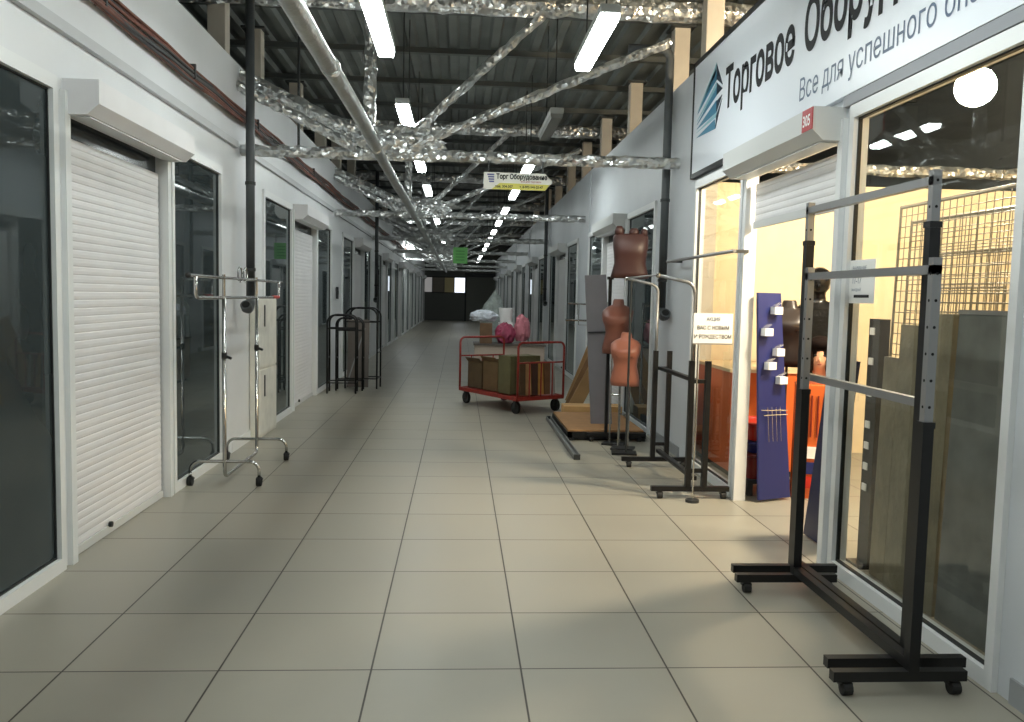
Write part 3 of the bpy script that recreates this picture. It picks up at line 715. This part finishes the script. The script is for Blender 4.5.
crumple('plastic_bundle', (.60, 14.52, .705), .5, (.5, .35, 1.75), CLEARB, 'tall grey bundle of clear plastic behind the pink bag', 'bundle')
bk = thing('bucket', 'bright white bucket above the pink bag', 'bucket', (.78, 14.03, .73)); MB().b(-.12, .12, -.1, .1, 0, .34).build('stack_base', WHITE, bk); MB().loft([(0, 0, .34, .095, .095), (0, 0, .58, .125, .125)], 20).build('pail', WHITE, bk, False)

# ------------------------------------------------------------ left side: chrome rack, cabinet, black frames
cr = thing('chrome_rack', 'chrome two post garment rack on casters against the left windows', 'rack', (-1.78, 7.0, 0))
for y in (-.52, .50):
    r_ = .075; zt = .19
    pts = [(-.26, y, .07), (-.26, y, zt-r_)]+arc((-.26+r_, y, zt-r_), r_, pi, pi/2, 6, (1, 0, 0), (0, 0, 1))+arc((.26-r_, y, zt-r_), r_, pi/2, 0, 6, (1, 0, 0), (0, 0, 1))+[(.26, y, .07)]
    MB().tube(pts, .013, 10).build('foot_bow', CHROME, cr, True)
    for x in (-.26, .26):
        c = caster(x, y, cr, .036)
pts = [(0, -.52, 1.44), (0, -.52, .16)]+arc((0, -.46, .13), .06, pi, pi*1.5, 5, (0, 1, 0), (0, 0, 1))
pts += arc((0, .44, .13), .06, -pi/2, 0, 5, (0, 1, 0), (0, 0, 1))+[(0, .50, 1.44)]
MB().tube(pts, .015, 10).build('upright_frame', CHROME, cr, True)
for y in (-.52, .50):
    MB().tube([(0, y, .9), (0, y, 1.62)], .011, 10).build('inner_post', CHROME, cr)
    k_ = MB().cyl((.012, y, 1.0), (.055, y-.012, .985), .011, 8).build('clamp_knob', RUBBER, cr); MB().tube([(0, y, .98), (0, y, 1.03)], .02, 10).build('clamp_sleeve', RUBBER, cr)
MB().cyl((0, -1.35, 1.595), (0, 1.55, 1.595), .012, 10).build('top_rail', CHROME, cr)
r_ = .05
pts = [(0, -1.20, 1.595)]+arc((0, -1.20+r_, 1.445+r_), r_, pi, pi*1.5, 5, (0, 1, 0), (0, 0, 1))+arc((0, 1.42-r_, 1.445+r_), r_, -pi/2, 0, 5, (0, 1, 0), (0, 0, 1))+[(0, 1.42, 1.595)]
MB().tube(pts, .013, 10).build('lower_rail', CHROME, cr, True)
MB().cyl((0, 1.15, 1.447), (0, 1.38, 1.447), .016, 10).build('red_sleeve', REDP, cr)
MB().ball((0, -1.36, 1.595), .02, 2).build('end_cap', RUBBER, cr)
for y in (-.05, .12):
    MB().tube(arc((0, y, 1.63), .06, -pi*.5, pi*1.3, 10, (0, 1, 0), (0, 0, 1)), .007, 8).build('hook_ring', CHROME, cr)
cbn = thing('white_cabinet', 'scuffed white two door cabinet behind the chrome rack', 'cabinet', (-2.035, 8.92, 0))
WC = mat('scuffed_white', (224, 222, 212), .5, noise=.12, nscale=7)
MB().b(-.05, .03, -.42, .40, .0, 1.44).build('body', WC, cbn, bevel=.004)
for z0, z1 in ((.03, .70), (.72, 1.42)):
    d = MB().b(.03, .042, -.40, .38, z0, z1).build('door', WC, cbn, bevel=.003)
    MB().b(.042, .05, -.20, -.17, z1-.28, z1-.06).build('handle_slot', DARKG, d)
# black tubular frames
def hoop_frame(loc, rz, wd, dp, h, label):
    t = thing('tube_frame', label, 'frame', (*loc, 0), rz, 'black tubular frames by the left wall')
    hw = wd/2
    for y in (-dp/2, dp/2):
        r_ = hw*.55
        pts = [(-hw, y, .0), (-hw, y, h-r_)]+arc((-hw+r_, y, h-r_), r_, pi, pi/2, 8, (1, 0, 0), (0, 0, 1))+arc((hw-r_, y, h-r_), r_, pi/2, 0, 8, (1, 0, 0), (0, 0, 1))+[(hw, y, 0)]
        MB().tube(pts, .014, 10).build('hoop', BLACKM, t, True)
        MB().cyl((-hw, y, h*.83), (hw, y, h*.83), .010, 8).build('cross_rail', BLACKM, t)
        MB().cyl((-hw, y, .16), (hw, y, .16), .010, 8).build('low_rail', BLACKM, t)
    for x in (-hw, hw):
        for z in (.16, h*.45): MB().cyl((x, -dp/2, z), (x, dp/2, z), .009, 8).build('side_rail', BLACKM, t)
hoop_frame((-1.75, 12.75), radians(3), .42, .34, 1.17, 'nearest black tubular hoop frame, flat topped, beside the left wall')
hoop_frame((-1.52, 13.45), radians(-4), .50, .34, 1.27, 'taller rounded black hoop frame at the back of the cluster')
hoop_frame((-1.68, 13.08), radians(2), .40, .22, 1.12, 'middle black hoop frame between the flat topped and tall ones')
lb_ = thing('leaning_board', 'grey brown panel inside the black hoop frames', 'panel', (-1.60, 13.46, 0)); MB().bar((0, -.06, .01), (.0, .05, 1.08), .34, .02, (0, 1, 0)).build('sheet', mat('grey_brown_panel', (112, 104, 98), .6, noise=.1), lb_); MB().bar((-.17, -.07, .05), (.10, .03, .95), .02, .012, (0, 1, 0)).build('batten', GREYM, lb_)
sw = thing('switch_box', 'small dark switch box on the white pillar above the hoop frames', 'switch', (XL+.02, 14.3, 1.5)); MB().b(0, .03, -.05, .05, -.1, .1).build('housing', DARKG, sw); MB().b(.03, .036, -.02, .02, -.03, .03).build('rocker', STEEL, sw)

# ------------------------------------------------------------ inside the lit shop
def warm(name, loc, size, power, label):
    t = thing('ceiling_lamp', label, 'lamp', loc, 0, 'lamps of the lit shop')
    MB().loft([(0, 0, size*.9, .05, .05), (0, 0, size*.9+.08, .03, .03)], 16).build('lamp_holder', LAMPH, t)
    MB().ball((0, 0, 0), size, 3).build('globe', mat(name+'_globe', (255, 237, 206), .4, emit=power), t, True)
    MB().cyl((0, 0, size*.9+.08), (0, 0, 4.60-loc[2]), .006, 6).build('hanger', STEEL, t)
warm('shop_lamp', (3.22, 5.2, 2.88), .12, SHOP_POWER, 'glaring warm lamp hanging in the lit shop near the window')
warm('shop_lamp_far', (4.9, 4.4, 3.0), .12, SHOP_POWER*.5, 'second warm lamp deeper inside the lit shop')
# blue display panels by the door
pa_ = thing('display_board', 'tall royal blue display panel with small white boxes, inside the doorway', 'panel', (2.41, 6.10, 0), radians(22), 'blue display panels')
PB = lambda x, z: (x-.075*z, .03*z, z)
MB().poly([PB(-.16, .02), PB(.15, .02), PB(.125, 1.57), PB(-.095, 1.57)], (0, .02, 0)).build('board', BLUE, pa_)
for i, (x, z) in enumerate(((.05, 1.44), (-.05, 1.28), (.055, 1.13), (-.03, 1.03), (.075, .92))):
    k_ = MB().box(Vector(PB(x, z))+Vector((0, -.03, 0)), (.075, .05, .055)).build('hook_card', WHITE, pa_)
    q = MB()
    for dx in (-.02, 0, .02): q.cyl(Vector(PB(x+dx, z+.03))+Vector((0, -.01, 0)), Vector(PB(x+dx, z+.05))+Vector((0, -.06, .01)), .0025, 5)
    q.build('wire_hook', CHROME, k_)
q = MB(); q.cyl(Vector(PB(-.12, .70))+Vector((0, -.02, 0)), Vector(PB(.13, .69))+Vector((0, -.02, 0)), .004, 6); q.cyl(Vector(PB(-.10, .66))+Vector((0, -.02, 0)), Vector(PB(.13, .66))+Vector((0, -.02, 0)), .004, 6)
for dx in (-.06, -.02, .02, .06): q.cyl(Vector(PB(dx, .72))+Vector((0, -.02, 0)), Vector(PB(dx, .46))+Vector((0, -.02, 0)), .0025, 5)
q.build('wire_rail', CHROME, pa_)
pb_ = thing('display_board', 'dark navy panel leaning at the near door jamb of the lit shop', 'panel', (2.30, 5.10, 0), 0, 'blue display panels')
MB().poly([(-.05, .10, .01), (-.05, -.25, .01), (.06, -.27, 1.16), (.06, .08, 1.16)], (.03, 0, 0)).build('board', NAVY, pb_)
MB().poly([(-.034, -.10, .25), (-.034, -.11, .25), (.043, -.12, 1.08), (.043, -.11, 1.08)], (.006, 0, 0)).build('edge_strip', BLUE, pb_)
# black mannequins
mn = thing('mannequin', 'glossy black male mannequin bust with head in a sequinned top', 'mannequin', (3.15, 7.2, 0), radians(-22))
mn.scale = (1.08, 1.08, 1.0)
b = MB(); b.loft([(0, 0, .95, .15, .10), (0, 0, 1.05, .14, .10), (0, 0, 1.15, .145, .10), (0, -.01, 1.28, .165, .115), (0, -.015, 1.38, .18, .115), (0, 0, 1.46, .175, .085), (0, .01, 1.50, .12, .065), (0, .01, 1.525, .06, .055),
    (0, 0, 1.57, .052, .055), (0, -.012, 1.595, .055, .07), (0, -.012, 1.63, .078, .095), (0, -.005, 1.69, .088, .108), (0, 0, 1.745, .088, .108), (0, .005, 1.79, .068, .085), (0, .005, 1.815, .03, .04)], 28, 2.1)
b.ball((0, -.105, 1.655), .018, 2, 0, (.7, 1, 1.3))
for sx in (-1, 1): b.tube([(sx*.15, 0, 1.46), (sx*.20, 0, 1.42), (sx*.225, .01, 1.30), (sx*.225, .01, 1.16), (sx*.20, -.04, 1.02)], [.045, .058, .052, .044, .034], 12)
for sx in (-1, 1): b.ball((sx*.074, 0, 1.68), .02, 2, 0, (.4, .8, 1.3))
b.build('body', BLACKP, mn, True)
MB().loft([(0, 0, .98, .158, .108), (0, 0, 1.10, .15, .108), (0, -.01, 1.28, .175, .125), (0, -.015, 1.38, .188, .123), (0, 0, 1.455, .18, .09)], 28, 2.1).build('sequin_top', SEQ, mn, False)
MB().cyl((0, 0, .02), (0, 0, .97), .02, 10).build('pole', CHROME, mn); MB().cyl((0, 0, 0), (0, 0, .02), .11, 24).build('base', CHROME, mn)
half_form((2.69, 6.70), radians(-30), mat('dark_brown_form', (40, 30, 26), .35), 'dark headless torso form left of the black mannequin', .98, .54, False, 1.15, arms=False)
# wig head on an orange stand
ws = thing('display_stand', 'red orange stand of accessories carrying the wig head', 'stand', (2.79, 6.30, 0), radians(-20))
MB().b(-.17, .17, -.14, .14, 0, .88).build('body', ORANGE, ws, bevel=.006)
q = MB()
for i in range(7): q.cyl((-.14+.045*i, -.150, .80), (-.14+.045*i, -.150, .48), .006, 6)
q.build('hanging_strands', mat('dark_red_strands', (120, 30, 20), .5), ws)
for z, m_ in ((.36, WHITE), (.24, BLUE), (.13, REDP)): MB().b(-.15, .15, -.155, -.14, z-.045, z+.045).build('shelf_box', m_, ws)
wh = thing('wig_head', 'mannequin head wearing a dark brown bob wig', 'mannequin', (2.79, 6.30, .88), radians(-24))
wh.scale = (1.15, 1.15, 1.15)
b = MB(); b.loft([(0, 0, 0, .085, .06), (0, 0, .03, .06, .05), (0, 0, .07, .042, .045), (0, -.008, .10, .045, .055), (0, -.012, .125, .056, .075), (0, -.006, .17, .066, .088), (0, 0, .22, .068, .09), (0, 0, .265, .055, .072), (0, 0, .285, .03, .04)], 24)
b.ball((0, -.092, .165), .013, 2, 0, (.7, 1, 1.4)); b.build('head', SKIN, wh, True)
for sx in (-1, 1): MB().ball((sx*.026, -.083, .195), .011, 2, 0, (1.3, .5, .7)).build('eye', HOLE, wh)
MB().ball((0, -.082, .135), .014, 2, 0, (1.3, .5, .5)).build('lips', mat('lip_red', (170, 50, 50), .4), wh)
b = MB(); b.ball((0, .02, .215), .112, 3, .03, (1.02, .98, .95))
for sx in (-1, 1): b.ball((sx*.082, -.03, .155), .075, 2, .05, (.72, 1.2, 1.55))
b.ball((0, .055, .15), .075, 2, .05, (1.2, .7, 1.4)); b.ball((0, -.066, .268), .058, 2, .04, (1.35, .72, .7)); b.build('bob_wig', HAIR, wh, True)
# orange counters, red crates
oc = thing('orange_counter', 'orange laminate counter behind the blue panel and side window', 'counter', (2.62, 7.37, 0))
MB().b(-.30, .30, -.42, .60, .05, .90).build('body', ORANGE, oc); MB().b(-.32, .32, -.44, .62, .90, .93).build('top', mat('counter_cream', (214, 190, 150), .5), oc); MB().b(-.28, .28, -.40, .58, 0, .05).build('plinth', DARKG, oc)
def crate(loc, rz, m_, label, h=.2, dx=.26, dy=.19):
    t = thing('plastic_crate', label, 'crate', loc, rz, 'plastic crates in the lit shop')
    secs = MB(); secs.loft([(0, 0, 0, dx*.85, dy*.85), (0, 0, .01, dx*.86, dy*.86), (0, 0, h, dx, dy)], 24, 6).build('tub', m_, t)
    MB().tube([(dx*cos(a)**1 if False else (dx+.008)*math.copysign(abs(cos(a))**.33, cos(a)), (dy+.008)*math.copysign(abs(sin(a))**.33, sin(a)), h) for a in [2*pi*q/24 for q in range(24)]], .012, 8, True).build('rim', m_, t)
DR = mat('dark_red_plastic', (120, 26, 20), .4)
st = thing('low_stand', 'low dark stand under the red crates inside the doorway', 'stand', (2.385, 6.44, 0)); MB().b(-.14, .14, -.2, .2, .10, .13).build('deck', STEEL, st)
for x in (-.11, .11): MB().b(x-.02, x+.02, -.17, .17, 0, .10).build('leg', STEEL, st)
crate((2.385, 6.44, .13), 0, DR, 'dark red crate, lowest of the stack inside the doorway', .19, .14, .20)
crate((2.385, 6.44, .335), 0, mat('blue_plastic', (40, 40, 110), .4), 'blue crate in the middle of the doorway stack', .08, .14, .20)
crate((2.385, 6.44, .43), 0, REDP, 'bright red crate on top of the doorway stack', .13, .14, .20)
# window goods: wire grids, grey board, wrapped sheets
def grid(loc, rz, wd, h, lean, label, m_=GREYM, pitch=.06):
    t = thing('wire_grid', label, 'grid', loc, rz, 'wire grid panels behind the window')
    q = MB(); nx, nz = int(wd/pitch), int(h/pitch)
    for i in range(nx+1): q.cyl((lean*.02, -wd/2+i*pitch, .02), (lean*h, -wd/2+i*pitch, h), .0028, 5)
    for k in range(nz+1): q.cyl((lean*k*pitch, -wd/2, .02+k*pitch), (lean*k*pitch, wd/2, .02+k*pitch), .0028, 5)
    q.build('mesh', m_, t)
    f = MB()
    for y in (-wd/2, wd/2): f.cyl((0, y, .0), (lean*h, y, h+.01), .008, 8)
    f.cyl((lean*h, -wd/2, h), (lean*h, wd/2, h), .008, 8); f.cyl((0, -wd/2, .02), (0, wd/2, .02), .008, 8); f.build('rim', m_, t)
GM = mat('grid_wire', (140, 134, 120), .4, .4)
grid((2.46, 3.86, 0), 0, 1.62, 2.05, .02, 'tallest wire grid panel inside the large lit window', GM)
grid((2.60, 3.95, 0), radians(2), 1.60, 1.98, .02, 'wire grid panel just behind the tallest one', GM, .05)
grid((2.74, 4.10, 0), radians(2), 1.45, 1.80, .02, 'third wire grid panel back, lower than the two before it', GM, .05)
grid((3.15, 5.05, 0), radians(4), .6, 1.62, .02, 'small wire grid panel further inside the window', GM)
wb = thing('window_board', 'dark grey board filling the lower right of the large lit window', 'board', (2.30, 3.36, 0))
MB().bar((0, 0, .01), (.03, 0, 1.47), .80, .02, (1, 0, 0)).build('sheet', mat('dark_grey_sheet', (104, 106, 102), .5, noise=.3, nscale=6), wb); MB().bar((.029, 0, 1.465), (.03, 0, 1.485), .81, .026, (1, 0, 0)).build('edge_strip', GREYM, wb)
OL = mat('wrapped_olive', (128, 120, 98), .4, noise=.3, nscale=5, bump=.4, bscale=12)
wb2 = thing('wrapped_panels', 'plastic wrapped olive panels low in the large lit window', 'panel', (2.30, 4.06, 0))
for i, (y, wd, h) in enumerate(((-.16, .24, 1.46), (.08, .22, 1.40), (.28, .15, 1.22))):
    MB().bar((.005*i, y, .01), (.005*i+.02, y, h), wd, .03, (1, 0, 0)).build('wrapped_sheet', OL, wb2)
ds = thing('dark_stand', 'dark hanging display with white tags at the left of the lit window', 'stand', (2.36, 4.58, 0))
MB().b(-.03, .03, -.07, .05, .02, 1.42).build('column', mat('dark_grey_brown', (50, 46, 42), .5, noise=.4, nscale=16), ds); MB().b(-.08, .07, -.07, .08, 0, .02).build('base', BLACKM, ds)
q = MB()
for z in (1.35, 1.18, 1.0, .82, .70, .58, .46): q.b(-.036, -.03, -.02, .03, z-.02, z+.02)
q.build('tags', WHITE, ds)
pn = thing('paper_notice', 'white printed notice taped inside the lit window by the door', 'notice', (XR-.004, 4.33, 1.62))
MB().b(0, .003, -.155, .155, -.115, .115).build('sheet', WHITE, pn)
MB().b(-.003, 0, -.10, .06, -.085, -.07).build('black_bar', INK, pn)
for z, tx, sz in ((.06, 'ВНИМАНИЕ', .03), (-.01, '11-17', .05), (-.05, 'выходной', .024)): text('lettering', tx, sz, face_mat((-.002, .09, z), (0, -1, 0), (0, 0, 1)), INK2, pn, .9, .0005)
bx = thing('storage_box', 'pale blue box high on the shelf seen through the lit window', 'box', (5.9, 5.25, 2.045)); MB().b(-.3, .3, -.55, .55, 0, .38).build('body', mat('pale_blue', (150, 180, 214), .6), bx); MB().b(-.32, .32, -.57, .57, .38, .43).build('lid', WHITE, bx)
sf = thing('shelving_unit', 'long cream shelving unit on the back wall of the lit shop', 'shelf', (5.95, 5.2, 0))
for z in (.1, .7, 1.35, 2.0): MB().b(-.45, .5, -2.2, 2.2, z, z+.04).build('shelf_board', mat('cream_shelf', (220, 205, 175), .6), sf)
for y in (-2.2, -.7, .8, 2.2): MB().b(-.45, .5, y-.02, y+.02, 0, 2.3).build('upright', MATS['cream_shelf'], sf)
